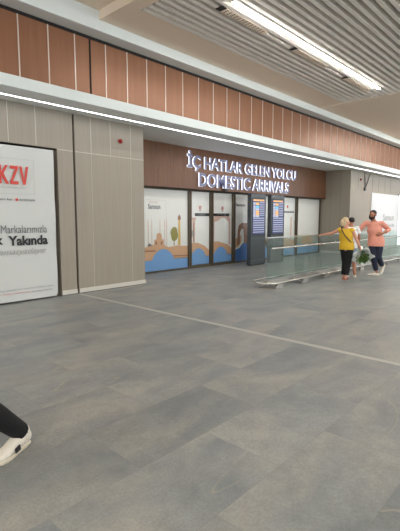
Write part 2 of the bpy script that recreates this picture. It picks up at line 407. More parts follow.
def door_draw(left):
    def d(p, a, b):
        c = (a + b) / 2
        shape(p, 0, [(a, .09), (b, .09), (b, .34), (a, .34)], 0)
        shape(p, 1, [(a, .34), (b, .32), (b, .52), (b - .2, .66), (a + .3, .78), (a, .78)], 0)
        if left:
            shape(p, 0, [(a, .33)] + arch(a + .35, .68, .36, .60) + [(a + .70, .33)], 1)
            shape(p, 3, [(a + .10, .78), (a + .18, .78), (a + .20, 1.48), (a + .26, 1.56), (a + .02, 1.56), (a + .08, 1.48)], 2)
            shape(p, 9, [(a + .02, .98), (a + .14, .98), (a + .14, 1.10), (a + .08, 1.18), (a + .02, 1.14)], 3)
            shape(p, 2, [(a + .12, .80), (a + .15, .80), (a + .15, 1.40), (a + .12, 1.40)], 3)
        else:
            shape(p, 0, [(a, .33)] + arch(a + .42, .70, .36, .60) + [(a + .80, .33)], 1)
            shape(p, 3, [(a + .02, .76), (a + .09, .76), (a + .09, 1.42)] + [(c - .30 + .02 + .6*i/10, 1.42 + .14*math.sin(math.pi*i/10)) for i in range(1, 10)] + [(b - .16, 1.42), (b - .16, .66), (b - .08, .66), (b - .08, 1.50), (b - .16, 1.62), (a + .12, 1.62), (a + .02, 1.50)], 2)
        shape(p, 7, [(c + .06*math.cos(t*math.pi/8), 1.87 + .06*math.sin(t*math.pi/8)) for t in range(16)], 3)
        shape(p, 9, [(c + .035*math.cos(t*math.pi/8), 1.87 + .035*math.sin(t*math.pi/8)) for t in range(16)], 4)
        shape(p, 8, [(c - .05, 1.77), (c + .05, 1.77), (c + .05, 1.79), (c - .05, 1.79)], 4)
        u0, u1 = (a + .18, b) if left else (a, b - .14)
        shape(p, 8, [(u0, 1.61), (u1, 1.61), (u1, 1.70), (u0, 1.70)], 5)
        p.mi = 9; p.text('OTOMATİK KAPI', u0 + .2, u1 - .2, 1.64, 1.67, YP - .0075, .001)
        return PM
    return d
def draw_gate(p, a, b):
    shape(p, 10, [(a, .05), (b, .05), (b, .40), (a, .40)], 0)
    shape(p, 10, [(a, .40), (b, .40), (b, .70), (12.1, .66), (11.9, .50), (a, .44)], 1)
    shape(p, 1, [(a, .50), (a + .25, .56), (a + .4, .72), (a + .4, .95), (a, .80)], 2)
    shape(p, 2, [(11.78, .62), (11.92, .64), (11.93, 1.05), (12.0, 1.16), (12.12, 1.18), (12.16, .98), (12.16, .66), (b, .66), (b, 1.34), (12.05, 1.38), (11.86, 1.30), (11.80, 1.1)], 3)
    p.mi = 6; p.text('Samsun', 11.68, 12.22, 1.95, 2.06, YP, .001, .04)
    return PM
def draw_far1(p, a, b):
    shape(p, 0, [(a, .05), (b, .05), (b, .42), (a, .42)], 0); shape(p, 1, [(a, .42), (b, .42), (b, .66), (a + .5, .78), (a, .74)], 0)
    shape(p, 8, [(a, 1.76), (b - .1, 1.76), (b - .1, 1.82), (a, 1.82)], 3); shape(p, 7, [(15.05 + .06*math.cos(t*math.pi/8), 2.0 + .06*math.sin(t*math.pi/8)) for t in range(16)], 3)
    shape(p, 3, [(15.3, .7), (15.4, .7), (15.42, 1.6), (15.3, 1.6)], 2)
    return PM
def draw_far2(p, a, b):
    shape(p, 0, [(a, .05), (b, .05), (b, .44), (a, .44)], 0); shape(p, 9, [(a, .44), (b, .44), (b, .78), (a, .78)], 0)
    shape(p, 1, [(a + .45, .44), (b - .5, .44), (b - .5, .66), (b - .8, .78), (a + .9, .76), (a + .45, .7)], 1)
    return PM
pane_unit('window', 1, 6.47, 9.36, draw_mosque, None, None)
pane_unit('door', 1, 9.38, 10.36, door_draw(True), None, None, .06, 'film2')
pane_unit('door', 2, 10.40, 11.52, door_draw(False), None, None, .06, 'film2')
pane_unit('window', 2, 11.56, 13.1, draw_gate, None, None)
pane_unit('window', 3, 13.14, 14.2, lambda p, a, b: draw_far2(p, a, b), None, None)
pane_unit('window', 4, 14.24, 15.70, draw_far1, None, None)
pane_unit('window', 5, 15.76, 17.78, draw_far2, None, None, .05, 'film2')

# ---------------------------------------------------------------- right-hand poster and lit shop window
pr = thing('wall_poster', 'large white poster with grey writing on the wall behind the man in salmon', 'poster', (22.0, 7.715, .12))
MB().box(-1.88, 1.75, -.03, 0, 0, 2.60).build('panel', M['poster'], pr)
p = MB(); p.text('Samsun', -.35, 1.2, 1.30, 1.62, -.033, .002, .02); p.text('Çok Yakında', -1.2, 1.3, .95, 1.15, -.033, .002, .02); p.build('lettering', M['lgreyp'], pr)
wn = bpy.data.objects.new('window_6', None); col.objects.link(wn); wn['kind'] = 'structure'
MB().box(23.85, 27.5, 7.69, 7.715, .1, 2.75).build('pane', M['bright'], wn)
MB().box(23.8, 23.85, 7.68, 7.72, .1, 2.8).box(27.5, 27.55, 7.68, 7.72, .1, 2.8).box(23.8, 27.55, 7.68, 7.72, 2.75, 2.8).build('frame', M['steel'], wn)

# ---------------------------------------------------------------- illuminated sign
def sign(body, x0, x1, z0, z1, label):
    t = thing('sign_lettering', label, 'sign', ((x0+x1)/2, 8.84, z0), 0, None)
    me = text_mesh(body, .02, .02)
    xs = [v.co.x for v in me.vertices]; ys = [v.co.y for v in me.vertices]; X0, X1, Y0, Y1 = min(xs), max(xs), min(ys), max(ys)
    bpy.data.meshes.remove(me)
    # one part per letter, advanced by measuring the growing string
    def width(s_):
        m = text_mesh(s_, .02, .02); q = [v.co.x for v in m.vertices]; r = (min(q), max(q)); bpy.data.meshes.remove(m); return r
    sx = (x1 - x0) / (X1 - X0); sz = (z1 - z0) / (Y1 - Y0)
    for i, ch in enumerate(body):
        if ch == ' ': continue
        right = width(body[:i+1])[1]
        m = text_mesh(ch, .05, .03); q = [v.co.x for v in m.vertices]; dx = right - max(q)
        b = MB(); 
        for v in m.vertices:
            v.co = Vector(((v.co.x + dx - X0) * sx - (x1-x0)/2, -.02 - v.co.z - .025, (v.co.y - Y0) * sz))
        b.bm.from_mesh(m); bpy.data.meshes.remove(m)
        b.bm.normal_update()
        for f in b.bm.faces: f.material_index = 0 if abs(f.normal.y) > .5 else 1
        b.build('letter', [M['letter'], M['letter_side']], t, normals=False)
    for k in range(6):
        x = -(x1-x0)/2 + .2 + k * (x1 - x0 - .4) / 5
        MB().box(x - .02, x + .02, -.021, .01, .1, .13).build('mounting_stud', M['blk'], t)
sign('İÇ HATLAR GELEN YOLCU', 9.0, 15.12, 2.94, 3.50, 'illuminated white upper lettering reading İÇ HATLAR GELEN YOLCU on the brown band')
sign('DOMESTIC ARRIVALS', 9.49, 14.6, 2.49, 2.90, 'illuminated white lower lettering reading DOMESTIC ARRIVALS on the brown band')

# ---------------------------------------------------------------- banner
bn = thing('shop_banner', 'white vinyl banner with red KZV and black writing hung on the left wall', 'banner', (3.0, 7.70, 0))
b = MB(); nx, nz_ = 40, 40; x0, x1, z0, z1 = -2.6, 1.19, .03, 2.83
def by(x, z): return -.015 - .012*math.sin(x*4 + z*1.3)*math.exp(-abs(z - 2.8)) - .008*math.sin(x*9 - z*6) * math.exp(-abs(x - x1)*2.5)
grid = []
for i in range(nx+1):
    rr = []
    for k in range(nz_+1):
        x = x0 + (x1-x0)*i/nx; z = z0 + (z1-z0)*k/nz_
        if k == 0 and i == nx: x -= .03
        rr.append((b.bm.verts.new((x, by(x, z), z)), b.bm.verts.new((x, by(x, z) + .004, z))))
    grid.append(rr)
for i in range(nx):
    for k in range(nz_):
        for q, o_ in ((0, 1), (1, -1)):
            b.bm.faces.new([grid[i][k][q], grid[i+1][k][q], grid[i+1][k+1][q], grid[i][k+1][q]][::o_])
b.build('vinyl_sheet', M['banner'], bn, smooth=True)
YB = -.034
p = MB()
def glyph(pts, x, w_):
    p.poly([(x + u*w_, 2.15 + v*.325) for u, v in pts], YB, .002)
glyph([(0, 0), (.26, 0), (.26, 1), (0, 1)], .155, .16); glyph([(.26, .42), (.72, 0), (1.05, 0), (.50, .56), (1.0, 1), (.70, 1), (.26, .62)], .155, .16)
glyph([(0, 0), (1, 0), (1, .17), (.34, .17), (1, .86), (1, 1), (.04, 1), (.04, .83), (.64, .83), (0, .14)], .345, .15)
glyph([(.36, 0), (.64, 0), (1, 1), (.73, 1), (.5, .26), (.27, 1), (0, 1)], .515, .17)
p.build('red_lettering', M['red'], bn)
p = MB(); p.text('Gayrimenkul Danışmanlık', -.1, .63, 2.07, 2.11, YB, .001)
p.box(-.4, .79, YB, YB + .001, 1.98, 1.984).box(.786, .79, YB, YB + .001, 1.98, 2.60).box(-.4, .79, YB, YB + .001, 2.596, 2.60)
p.build('thin_border', M['lgreyp'], bn)
p = MB(); p.text('assansiv by', -.05, .36, 1.855, 1.90, YB, .001, .02); p.text('KOZUVA', .50, .79, 1.855, 1.895, YB, .001, .02); p.build('small_lettering', M['greyp'], bn)
MB().box(.425, .47, YB, YB + .001, 1.855, 1.90).build('red_square', M['red'], bn)
p = MB(); p.text('Markalarımızla', .14, 1.00, 1.275, 1.42, YB, .001); p.text('Yeni', -.2, .08, 1.275, 1.42, YB, .001); p.build('grey_lettering', M['greyp'], bn)
p = MB(); p.text('Yakında', .255, 1.01, 1.05, 1.23, YB, .002, .035); p.text('Çok', -.22, .17, 1.04, 1.25, YB, .002, .035); p.build('black_lettering', M['ink'], bn)
p = MB(); p.text('#samatyadayız', -.1, .98, .86, 1.0, YB, .001, 0, .4); p.build('script_lettering', M['lgreyp'], bn)
p = MB()
p.mi = 0; p.text('Samsun Çarşamba Havalimanı kiralama ve reklam alanları için bizimle iletişime geçin', -1.2, 1.10, .235, .258, YB, .001)
p.mi = 1; p.text('reklam ve kiralama danışma hattı bilgi telefonu', -1.2, .62, .168, .19, YB, .001); p.mi = 0; p.text('www havalimanı reklam alanları', .66, 1.06, .168, .19, YB, .001)
p.build('footer_lettering', [M['greyp'], M['red']], bn)

# ---------------------------------------------------------------- small wall things
def sounder(loc, label):
    t = thing('fire_alarm_sounder', label, 'fire alarm', loc)
    MB().tube([(0, 0, 0), (0, -.025, 0)], [.05, .05], 20, False).build('base', M['redp'], t)
    MB().ball((0, -.03, 0), (.038, .035, .038)).build('dome', M['redp'], t, smooth=True)
sounder((5.80, 7.72, 3.21), 'small red round fire alarm high on the grey wall beside the banner')
sounder((18.8, 7.72, 3.24), 'small red round fire alarm high on the wall right of the doors')
t = thing('wall_v_bars', 'two thin grey slanting bars forming a V on the right-hand wall', 'bracket', (19.4, 7.72, 2.85))  # two slanting dark grey bars in a V, with a block at the bottom
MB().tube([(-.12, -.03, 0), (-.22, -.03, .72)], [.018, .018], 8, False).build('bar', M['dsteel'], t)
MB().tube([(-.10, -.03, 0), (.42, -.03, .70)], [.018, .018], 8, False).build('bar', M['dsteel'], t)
MB().box(-.20, -.03, -.06, 0, -.08, .06).build('lower_block', M['dsteel'], t)
t = thing('door_sensor', 'small black motion sensor under the brown band above the glass doors', 'sensor', (10.75, 8.83, 2.42))
MB().box(-.09, .09, -.05, .02, 0, .06).build('housing', M['blk'], t, bevel=.01)
MB().ball((0, -.05, .025), (.035, .02, .025)).build('lens', M['kiosk'], t, smooth=True)

# ---------------------------------------------------------------- linear lamps, real and added, and perforated vents in the slat ceiling
def linear_lamp(x0, x1, y, label, group=None):
    t = thing('linear_ceiling_lamp', label, 'ceiling light', ((x0+x1)/2, y, ZC - .03), 0, group); h = (x1-x0)/2
    MB().box(-h, h, -.042, .042, .0, .05).build('housing', M['slat'], t)
    MB().box(-h + .02, h - .02, -.036, .036, -.012, .0).build('diffuser', M['lamp'], t, bevel=.01)
linear_lamp(5.75, 12.15, 4.57, 'long glowing white linear lamp set in the slatted ceiling')
for yy in (1.2, -2.2, -5.6):  # extra lamp rows out of view, added to brighten the hall
    linear_lamp(5.75, 12.15, yy, 'added unseen linear lamp in the slatted ceiling behind the viewer', 'added linear lamps behind the viewer')
def added_high_lamp(x0, x1, y):  # unseen lamps added over the left side for more downward light
    t = thing('linear_ceiling_lamp', 'added unseen linear lamp under the higher ceiling above and behind the viewer', 'ceiling light', ((x0+x1)/2, y, ZC + .13), 0, 'added linear lamps under the higher ceiling'); h = (x1-x0)/2
    MB().box(-h, h, -.055, .055, -.01, .05).build('housing', M['slat'], t); MB().box(-h + .02, h - .02, -.05, .05, -.035, -.01).build('diffuser', M['lamp'], t, bevel=.01)
for yy in (3.4, 0, -3.4): added_high_lamp(-7.0, -.6, yy)
for yy in (4.57, 1.2, -2.2):  # lamps outside the frame, put in for more light from above
    t = thing('linear_ceiling_lamp', 'added unseen linear lamp in the plain ceiling far to the right', 'ceiling light', (20.5, yy, ZC - .03), 0, 'added linear lamps in the plain ceiling')
    MB().box(-3.2, 3.2, -.055, .055, -.01, .03).build('housing', M['slat'], t); MB().box(-3.18, 3.18, -.05, .05, -.035, -.01).build('diffuser', M['lamp'], t, bevel=.01)
def vent(x0, x1, label):
    t = thing('perforated_ceiling_panel', label, 'ceiling panel', ((x0+x1)/2, 4.90, ZC - .012)); h = (x1-x0)/2
    MB().box(-h, h, -.075, .075, 0, .012).build('plate', M['ceil'], t)
    m = MB()
    for i in range(int(h * 2 / .09)):
        for k in (-.04, 0, .04): m.box(-h + .05 + i*.09, -h + .085 + i*.09, k - .012, k + .012, -.0012, 0)
    m.build('perforations', M['dsteel'], t)
    MB().box(-h - .13, -h - .005, -.075, .075, .0, .010).build('open_end', M['gap_shade'], t)
vent(5.90, 7.15, 'long perforated panel in the slatted ceiling nearest the left end')
vent(8.25, 9.65, 'perforated panel at the middle of the slatted ceiling beside the lamp')
vent(10.75, 12.2, 'perforated panel at the far right end of the slatted ceiling')

# ---------------------------------------------------------------- information kiosks
def kiosk(x, label, seed):
    rnd = random.Random(seed)
    t = thing('flight_information_kiosk', label, 'information screen', (x, 8.1, 0), 0, None); W = .83
    MB().box(0, W, 0, .16, .03, 2.33).build('housing', M['kiosk'], t, bevel=.012)
    MB().box(.03, W - .03, .02, .14, 0, .03).build('plinth', M['blk'], t)
    MB().box(.05, W - .05, -.006, 0, .98, 2.2).build('screen_bezel', M['blk'], t)
    s_ = MB(); s_.box(.08, W - .08, -.009, -.006, 1.02, 2.16)
    s_.mi = 1
    for k in range(7): s_.box(.10, W - .10, -.012, -.009, 1.08 + k * .075, 1.105 + k * .075)
    for k in range(8): s_.box(.46, W - .10, -.012, -.009, 1.63 + k * .06, 1.65 + k * .06)
    s_.mi = 2; s_.box(.10, W - .12, -.012, -.009, 2.10, 2.15)
    for z, m_ in ((2.02, 2), (1.92, 3), (1.84, 1), (1.76, 2), (1.68, 2), (1.62, 1)):
        s_.mi = m_; s_.box(.24, .42, -.012, -.009, z - .045, z + .03)
        s_.mi = 1; s_.box(.10, .22, -.012, -.009, z - .045, z + .03)
    s_.build('screen', [M['scr'], M['scr_w'], M['scr_o'], M['scr_c']], t)
    for z in (.16, .88): MB().box(.04, W - .04, -.003, 0, z, z + .012).build('panel_joint', M['dsteel'], t)
kiosk(11.2, 'grey totem with lit blue arrivals screen, left of the pair by the doors', 1)
kiosk(12.36, 'grey totem with lit blue arrivals screen, right of the pair, behind the glass barrier end', 2)

# ---------------------------------------------------------------- glass barrier
t = thing('glass_barrier', 'long glass barrier with steel handrail and low bumper bars beside the walkers', 'barrier', (7.6, 5.2, 0))
L = 16.4; n = 13; pl = L / n
for i in range(n):
    a = .18 + i * pl
    MB().box(a, a + pl - .012, -.006, .006, .20, 1.11).build('glass_panel', M['glass'], t)
MB().box(.16, .16 + L, -.014, .014, 1.11, 1.13).build('top_edge_cap', M['steel'], t)
MB().tube([(.10, -.2, .90), (.2, -.2, .90), (L + .1, -.2, .90)], [.022]*3, 12).build('handrail', M['steel'], t, smooth=True)
for i in range(n):
    a = .18 + (i + .5) * pl
    MB().tube([(a, -.01, .90), (a, -.2, .885)], [.009, .009], 8, False).build('handrail_bracket', M['steel'], t)
loop = [(L + .2, -.27, .15)]
for k in range(13):
    an = -math.pi/2 - math.pi*k/12; loop.append((.22 + .30*math.cos(an), .03 + .30*math.sin(an), .15))
loop.append((L + .2, .33, .15))
MB().tube(loop, [(.022, .03)]*len(loop), 10, up=(0, 0, 1)).build('bumper_bar', M['steel'], t, smooth=True)
MB().box(.12, L + .18, -.03, .03, .11, .20).build('glass_channel', M['steel'], t)
for i in range(15):
    a = .28 + i * 1.13
    f = MB(); f.box(a, a + .24, -.22, -.16, 0, .11); f.box(a, a + .24, .20, .26, 0, .11); f.box(a, a + .24, -.24, .30, .07, .12)
    f.build('support_foot', M['steel'], t, bevel=.004)

# ---------------------------------------------------------------- people
def hand(b, wrist, d, palm, side, curl=.5, s=1.0):
    """adds palm, five bent fingers: d along the hand, palm = palm normal, side = towards the thumb"""
    wrist, d, palm, side = Vector(wrist), Vector(d).normalized(), Vector(palm).normalized(), Vector(side)
    side = (side - d*side.dot(d)).normalized(); palm = (palm - d*palm.dot(d) - side*palm.dot(side)).normalized()
    e = wrist + d*.085*s
    b.tube([wrist, wrist + d*.03*s, wrist + d*.06*s, e], [(.028*s, .018*s), (.036*s, .017*s), (.041*s, .016*s), (.040*s, .012*s)], 12, up=side)
    for k, (o_, l) in enumerate(((.031, .072), (.0105, .080), (-.0105, .075), (-.031, .058))):
        p = e + side*o_*s; pts = [p - d*.02*s]; dd = d.copy(); a = curl*.55
        for j_, f in enumerate((.45, .32, .23)):
            dd = (d*math.cos(a) + palm*math.sin(a)); pts.append(pts[-1] + dd*(l*f*s + (.02*s if j_ == 0 else 0))); a += curl*.8
        b.tube(pts, [.0088*s, .0085*s, .008*s, .0068*s], 8)
    p = wrist + d*.025*s + side*.022*s
    td = (d*.62 + side*.65 + palm*.35).normalized(); t2 = (d*.85 + side*.2 + palm*.4*(.5 + curl)).normalized()
    b.tube([p, p + td*.045*s, p + td*.045*s + t2*.028*s, p + td*.045*s + t2*.05*s], [.013*s, .011*s, .009*s, .0075*s], 8)

def person(name, label, loc, rz, H, J, sk, female=False, head_turn=0, head_tilt=0, hair=None, build=1.0, parts=()):
    """J: joints in local metres (x right, y forward, z up): pelvis, chest, neck, shoulders sh, elbows el, wrists wr, hips hp, knees kn, ankles an, toes to"""
    t = thing(name, label, 'person', loc, rz)
    V = {k: ([Vector(q) for q in v] if isinstance(v, list) else Vector(v)) for k, v in J.items()}
    b = MB(); w_ = build
    pel, che, nek = V['pelvis'], V['chest'], V['neck']
    mid = pel.lerp(che, .5)
    b.tube([pel + Vector((0, 0, -.06)), pel, mid, che, che.lerp(nek, .65), nek], [(.13*w_, .10*w_), (.155*w_, .115*w_), (.130*w_, .10*w_), (.150*w_, .11*w_), (.12*w_, .075*w_), (.055, .055)], 20, up=(V['sh'][1] - V['sh'][0]))
    hc = V['head']
    b.tube([nek - Vector((0, 0, .03)), hc - Vector((0, 0, .06))], [.056*w_**.5, .052], 14)
    Rm = Matrix.Rotation(head_turn, 3, 'Z') @ Matrix.Rotation(head_tilt, 3, 'X')
    hp = lambda x, y, z: hc + Rm @ Vector((x, y, z))
    hs = H / 1.7
    b.ball(hp(0, -.012, .03*hs), (.075*hs, .092*hs, .085*hs), 20)
    b.tube([hp(0, .01, .02), hp(0, .030, -.045*hs), hp(0, .045*hs, -.088*hs)], [(.070*hs, .080*hs), (.058*hs, .062*hs), (.030*hs, .026*hs)], 16)
    b.tube([hp(0, .080*hs, .028), hp(0, .104*hs, -.018*hs)], [.009, .014], 8)
    for s_ in (-1, 1):
        b.tube([hp(s_*.076*hs, -.005, .025), hp(s_*.080*hs, -.010, -.025)], [(.012, .02), (.009, .014)], 8)
        b.tube([hp(s_*.018*hs, .084*hs, .034*hs), hp(s_*.050*hs, .070*hs, .034*hs)], [.009, .007], 8)
    for i in (0, 1):
        sh, el, wr = V['sh'][i], V['el'][i], V['wr'][i]
        b.tube([che.lerp(nek, .55).lerp(sh, .3), sh, sh.lerp(el, .5), el], [.06*w_, .055*w_, .044*w_, .036*w_], 14)
        b.tube([el, el.lerp(wr, .35), wr], [.038*w_, .037*w_, .024], 14)
        hd = J.get('hand', {}).get(i, (tuple(wr - el), (0, 1, 0) if i else (0, 1, 0), (0, 1, 0), .5))
        hand(b, wr, hd[0], hd[1], hd[2], hd[3], .95 if female else 1.05)
        h_, kn, an, to = V['hp'][i], V['kn'][i], V['an'][i], V['to'][i]
        b.tube([h_, h_.lerp(kn, .5), kn], [.082*w_, .068*w_, .050], 16)
        b.tube([kn, kn.lerp(an, .3), an], [.050, .052, .034], 14)
        he = an + (an - to).normalized()*.03 - Vector((0, 0, .04)) if 'heel' not in V else V['heel'][i]
        b.tube([he, an.lerp(to, .35) - Vector((0, 0, .01)), to], [(.022, .02), (.026, .018), (.020, .010)], 12)
    b.build('body', sk, t, remesh=.0055, sm_it=2)
    for s_ in (-1, 1):
        MB().ball(hp(s_*.031*hs, .079*hs, .016*hs), (.012, .007, .007), 10).build('eye', M['eye'], t, smooth=True)
    MB().ball(hp(0, .083*hs, -.050*hs), (.022, .008, .006), 10).build('mouth', M['lip'], t, smooth=True)
    return t, V, hp, hs

def shirt(t, V, m, name, w_=1.0, hem=.12, sleeve=.5, flare=0, coverarm=True, neckz=.0):
    b = MB(); pel, che, nek = V['pelvis'], V['chest'], V['neck']; up = V['sh'][1] - V['sh'][0]; mid = pel.lerp(che, .5)
    lo = pel - Vector((0, 0, hem))
    b.tube([lo, pel, mid, che, che.lerp(nek, .62), nek - Vector((0, 0, .03 + neckz))], [((.168+flare)*w_, (.130+flare)*w_), ((.170+flare*.8)*w_, (.132+flare*.8)*w_), ((.150+flare*.4)*w_, (.122+flare*.3)*w_), (.168*w_, .128*w_), (.135*w_, .092*w_), (.070, .068)], 22, False, up=up)
    for i in (0, 1):
        sh, el, wr = V['sh'][i], V['el'][i], V['wr'][i]
        pts = [che.lerp(nek, .5).lerp(sh, .3), sh]; rd = [.072*w_, .070*w_]
        if sleeve > 0:
            if sleeve <= 1: pts += [sh.lerp(el, sleeve*.5), sh.lerp(el, sleeve)]; rd += [.062*w_, .060*w_]
            else: pts += [sh.lerp(el, .5), el, el.lerp(wr, (sleeve-1))]; rd += [.058*w_, .052*w_, .046*w_]
        b.tube(pts, rd, 14, False)
    return b.build(name, m, t, remesh=.008, sm_it=3)

def trousers(t, V, m, name, w_=1.0, end=.93, cuff=.06, knee=.072, top=.02):
    b = MB(); pel = V['pelvis']; up = V['sh'][1] - V['sh'][0]
    b.tube([pel - Vector((0, 0, .10)), pel - Vector((0, 0, .02)), pel + Vector((0, 0, top))], [(.150*w_, .120*w_), (.165*w_, .124*w_), (.155*w_, .118*w_)], 20, False, up=(1, 0, 0))
    for i in (0, 1):
        h_, kn, an = V['hp'][i], V['kn'][i], V['an'][i]
        pts = [h_ + Vector((0, 0, .02)), h_.lerp(kn, .45)]; rd = [.098*w_, .086*w_]
        if end <= .5: pts.append(h_.lerp(kn, end*2)); rd.append(.084*w_)
        else: pts += [kn, kn.lerp(an, .5), kn.lerp(an, (end-.5)*2)]; rd += [knee, (knee+cuff)/2, cuff]
        b.tube(pts, rd, 16, False)
    return b.build(name, m, t, remesh=.008, sm_it=3)

def simple_shoe(t, an, to, m, he=None, name='shoe'):
    s_ = thing_part = None
    b = MB(); an, to = Vector(an), Vector(to); d = (to - an); f = Vector((d.x, d.y, d.z)); f.normalize()
    he = he or an - f*.055 - Vector((0, 0, .045))
    up = Vector((0, 0, 1))
    b.tube([he, he.lerp(to, .35) + Vector((0, 0, .012)), he.lerp(to, .7), to + f*.01], [(.036, .040), (.040, .044), (.046, .030), (.036, .022)], 14)
    b.tube([an + Vector((0, 0, .0)), an - Vector((0, 0, .05))], [.042, .044], 12, False)
    o = b.build(name, m, t, remesh=.006, sm_it=2)
    return o

def hair_cap(hp, hs, m, t, back=.02, name='hair', extra=None):
    b = MB(); b.ball(hp(0, -.026, .046*hs), (.084*hs, .092*hs, .084*hs), 20)
    if extra: extra(b)
    return b.build(name, m, t, remesh=.006, sm_it=2)

def world_to_local(p, loc, rz):
    return Matrix.Rotation(-rz, 3, 'Z') @ (Vector(p) - Vector(loc))

# --- woman in mustard, seen from behind, left hand on the barrier, bouquet in the right
wl_, wrz = (10.37, 4.57, 0), R(-82)
lh = Vector((-.575, -.03, 1.125))
J = dict(pelvis=(.03, .0, .86), chest=(.0, .01, 1.10), neck=(-.005, .01, 1.315), head=(-.015, .04, 1.435),
         sh=[(-.155, -.02, 1.245), (.150, .03, 1.24)],
         el=[(-.155, .0, 1.26), (.262, .03, 1.005)], wr=[tuple(lh), (.335, .09, .82)],
         hp=[(-.045, 0, .82), (.105, .01, .82)], kn=[(-.005, .03, .43), (.085, -.02, .43)], an=[(-.01, -.02, .08), (.06, -.10, .08)], to=[(-.02, .13, .03), (.06, .06, .03)])
sh0 = Vector(J['sh'][0]); J['el'][0] = tuple(sh0.lerp(lh, .52) + Vector((0, .02, -.03)))
J['hand'] = {0: (tuple((lh - Vector(J['el'][0])) * 1), (0, 0, -1), (0, -1, 0), .45), 1: ((.3, .35, -1), (-1, .3, 0), (0, 1, 0), 1.2)}
t, V, hp, hs = person('person', 'woman in a mustard top and black trousers seen from behind, hand on the barrier', wl_, wrz, 1.56, J, M['skinA'], True, R(-50), R(-6), build=1.0)
shirt(t, V, M['mustard'], 'mustard_top', 1.03, .10, .12, .012)
trousers(t, V, M['blackcloth'], 'trousers', 1.04, .94, .068, .078)
def bun(b):
    b.tube([hp(0, -.09, .03), hp(0, -.115, .0), hp(0, -.12, -.05)], [.05, .05, .035], 12)
    b.tube([hp(0, -.03, .06), hp(0, -.06, -.02), hp(0, -.07, -.07)], [(.085, .08), (.082, .06), (.06, .045)], 14)
hair_cap(hp, hs, M['hair_blond'], t, extra=bun)
for i in (0, 1): simple_shoe(t, V['an'][i] - Vector((0, 0, .03)), V['to'][i], M['skinB'] if False else mat('tan_flat_shoe', (150, 92, 74), .5), name='shoe')
bag = thing('crossbody_bag', 'black strap bag worn diagonally across the back of the mustard top', 'bag', wl_, wrz)
b = MB(); b.tube([(-.11, .12, 1.27), (-.115, .04, 1.345), (-.10, -.06, 1.32), (-.05, -.135, 1.22), (.03, -.155, 1.11), (.12, -.125, 1.0), (.175, -.03, .92), (.15, .10, .90)], [(.004, .016)]*8, 8, up=(0, 1, .3)); b.build('strap', M['blk'], bag, smooth=True)
MB().box(-.02, .16, .135, .20, .82, .96).build('pouch', M['blk'], bag, bevel=.02)

# --- bouquet held in her right hand
wr = Vector(J['wr'][1]); bp_ = Matrix.Rotation(wrz, 3, 'Z') @ (wr + Vector((.045, .0, -.10))) + Vector(wl_)
bq = thing('flower_bouquet', 'green leafy bouquet in white wrapping held low by the woman in mustard', 'bouquet', tuple(bp_), wrz)
ax = Vector((.28, -.62, -.52)).normalized(); sd = ax.cross(Vector((0, 0, 1))).normalized(); vv = sd.cross(ax)
b = MB(); rings = []; nn = 22
for j_, (l, r_) in enumerate(((-.16, .04), (-.05, .02), (.02, .035), (.10, .12), (.17, .19), (.20, .25))):
    ring = []
    for k in range(nn):
        a = 2*math.pi*k/nn; rr = r_*(1 + (.16 if j_ > 2 else .05)*math.sin(5*a + j_)); ll = l + (.035*math.sin(3*a) if j_ > 3 else 0)
        ring.append(b.bm.verts.new(ax*ll + sd*rr*math.cos(a) + vv*rr*math.sin(a)))
    rings.append(ring)
for a_, c_ in zip(rings, rings[1:]):
    for k in range(nn): b.bm.faces.new((a_[k], a_[(k+1) % nn], c_[(k+1) % nn], c_[k]))
o = b.build('wrapping_paper', M['paper'], bq, smooth=True); sm = o.modifiers.new('s', 'SOLIDIFY'); sm.thickness = .003
b = MB(); rnd = random.Random(3)
for k in range(150):
    a = rnd.uniform(0, 6.28); rr = rnd.uniform(0, .135); l = rnd.uniform(.17, .31) - rr*.35
    c = ax*l + (sd*math.cos(a) + vv*math.sin(a))*rr
    dirn = (ax + (sd*math.cos(a) + vv*math.sin(a))*rnd.uniform(.2, 1.2) + Vector((rnd.uniform(-.4, .4),)*3)).normalized()
    s2 = dirn.cross(Vector((rnd.uniform(-1, 1), rnd.uniform(-1, 1), .3))).normalized(); ll = rnd.uniform(.05, .10); wd = ll*.33
    n_ = dirn.cross(s2)*.004
    vs = [b.bm.verts.new(q) for q in (c, c + dirn*ll*.5 + s2*wd + n_, c + dirn*ll, c + dirn*ll*.5 - s2*wd + n_)]
    f = b.bm.faces.new(vs); f.material_index = 1 if rnd.random() < .3 else 0
o = b.build('foliage', [M['leaf'], M['leaf2']], bq, normals=False); sm = o.modifiers.new('s', 'SOLIDIFY'); sm.thickness = .002
b = MB()
for k in range(7): b.tube([ax*.16 + sd*.03*math.cos(k) + vv*.03*math.sin(k), ax*-.19 + sd*.012*math.cos(k*2) + vv*.012*math.sin(k*2)], [.004, .004], 6)
b.build('stems', M['leaf'], bq)

# --- youth in a white T-shirt behind her
bl, brz = (10.95, 4.68, 0), R(-50)
J = dict(pelvis=(0, 0, .86), chest=(0, .0, 1.12), neck=(0, .02, 1.34), head=(.0, .05, 1.455),
         sh=[(-.165, 0, 1.28), (.165, 0, 1.28)], el=[(-.20, -.02, 1.02), (.20, -.02, 1.02)], wr=[(-.19, .12, .82), (.20, .08, .80)],
         hp=[(-.08, 0, .82), (.08, 0, .82)], kn=[(-.085, .04, .45), (.085, -.02, .45)], an=[(-.08, 0, .08), (.09, -.12, .08)], to=[(-.09, .15, .03), (.10, .03, .03)])
t, V, hp, hs = person('person', 'dark-haired youth in a white T-shirt and pale shorts half hidden behind the woman', bl, brz, 1.60, J, M['skinB'], False, R(10), 0, build=.92)
shirt(t, V, M['whitecloth'], 'white_t_shirt', .98, .10, .55, .01)
trousers(t, V, M['bluecloth'], 'shorts', 1.0, .48)
hair_cap(hp, hs, M['hair_dark'], t)
for i in (0, 1): simple_shoe(t, V['an'][i] - Vector((0, 0, .03)), V['to'][i], M['shoewhite'])

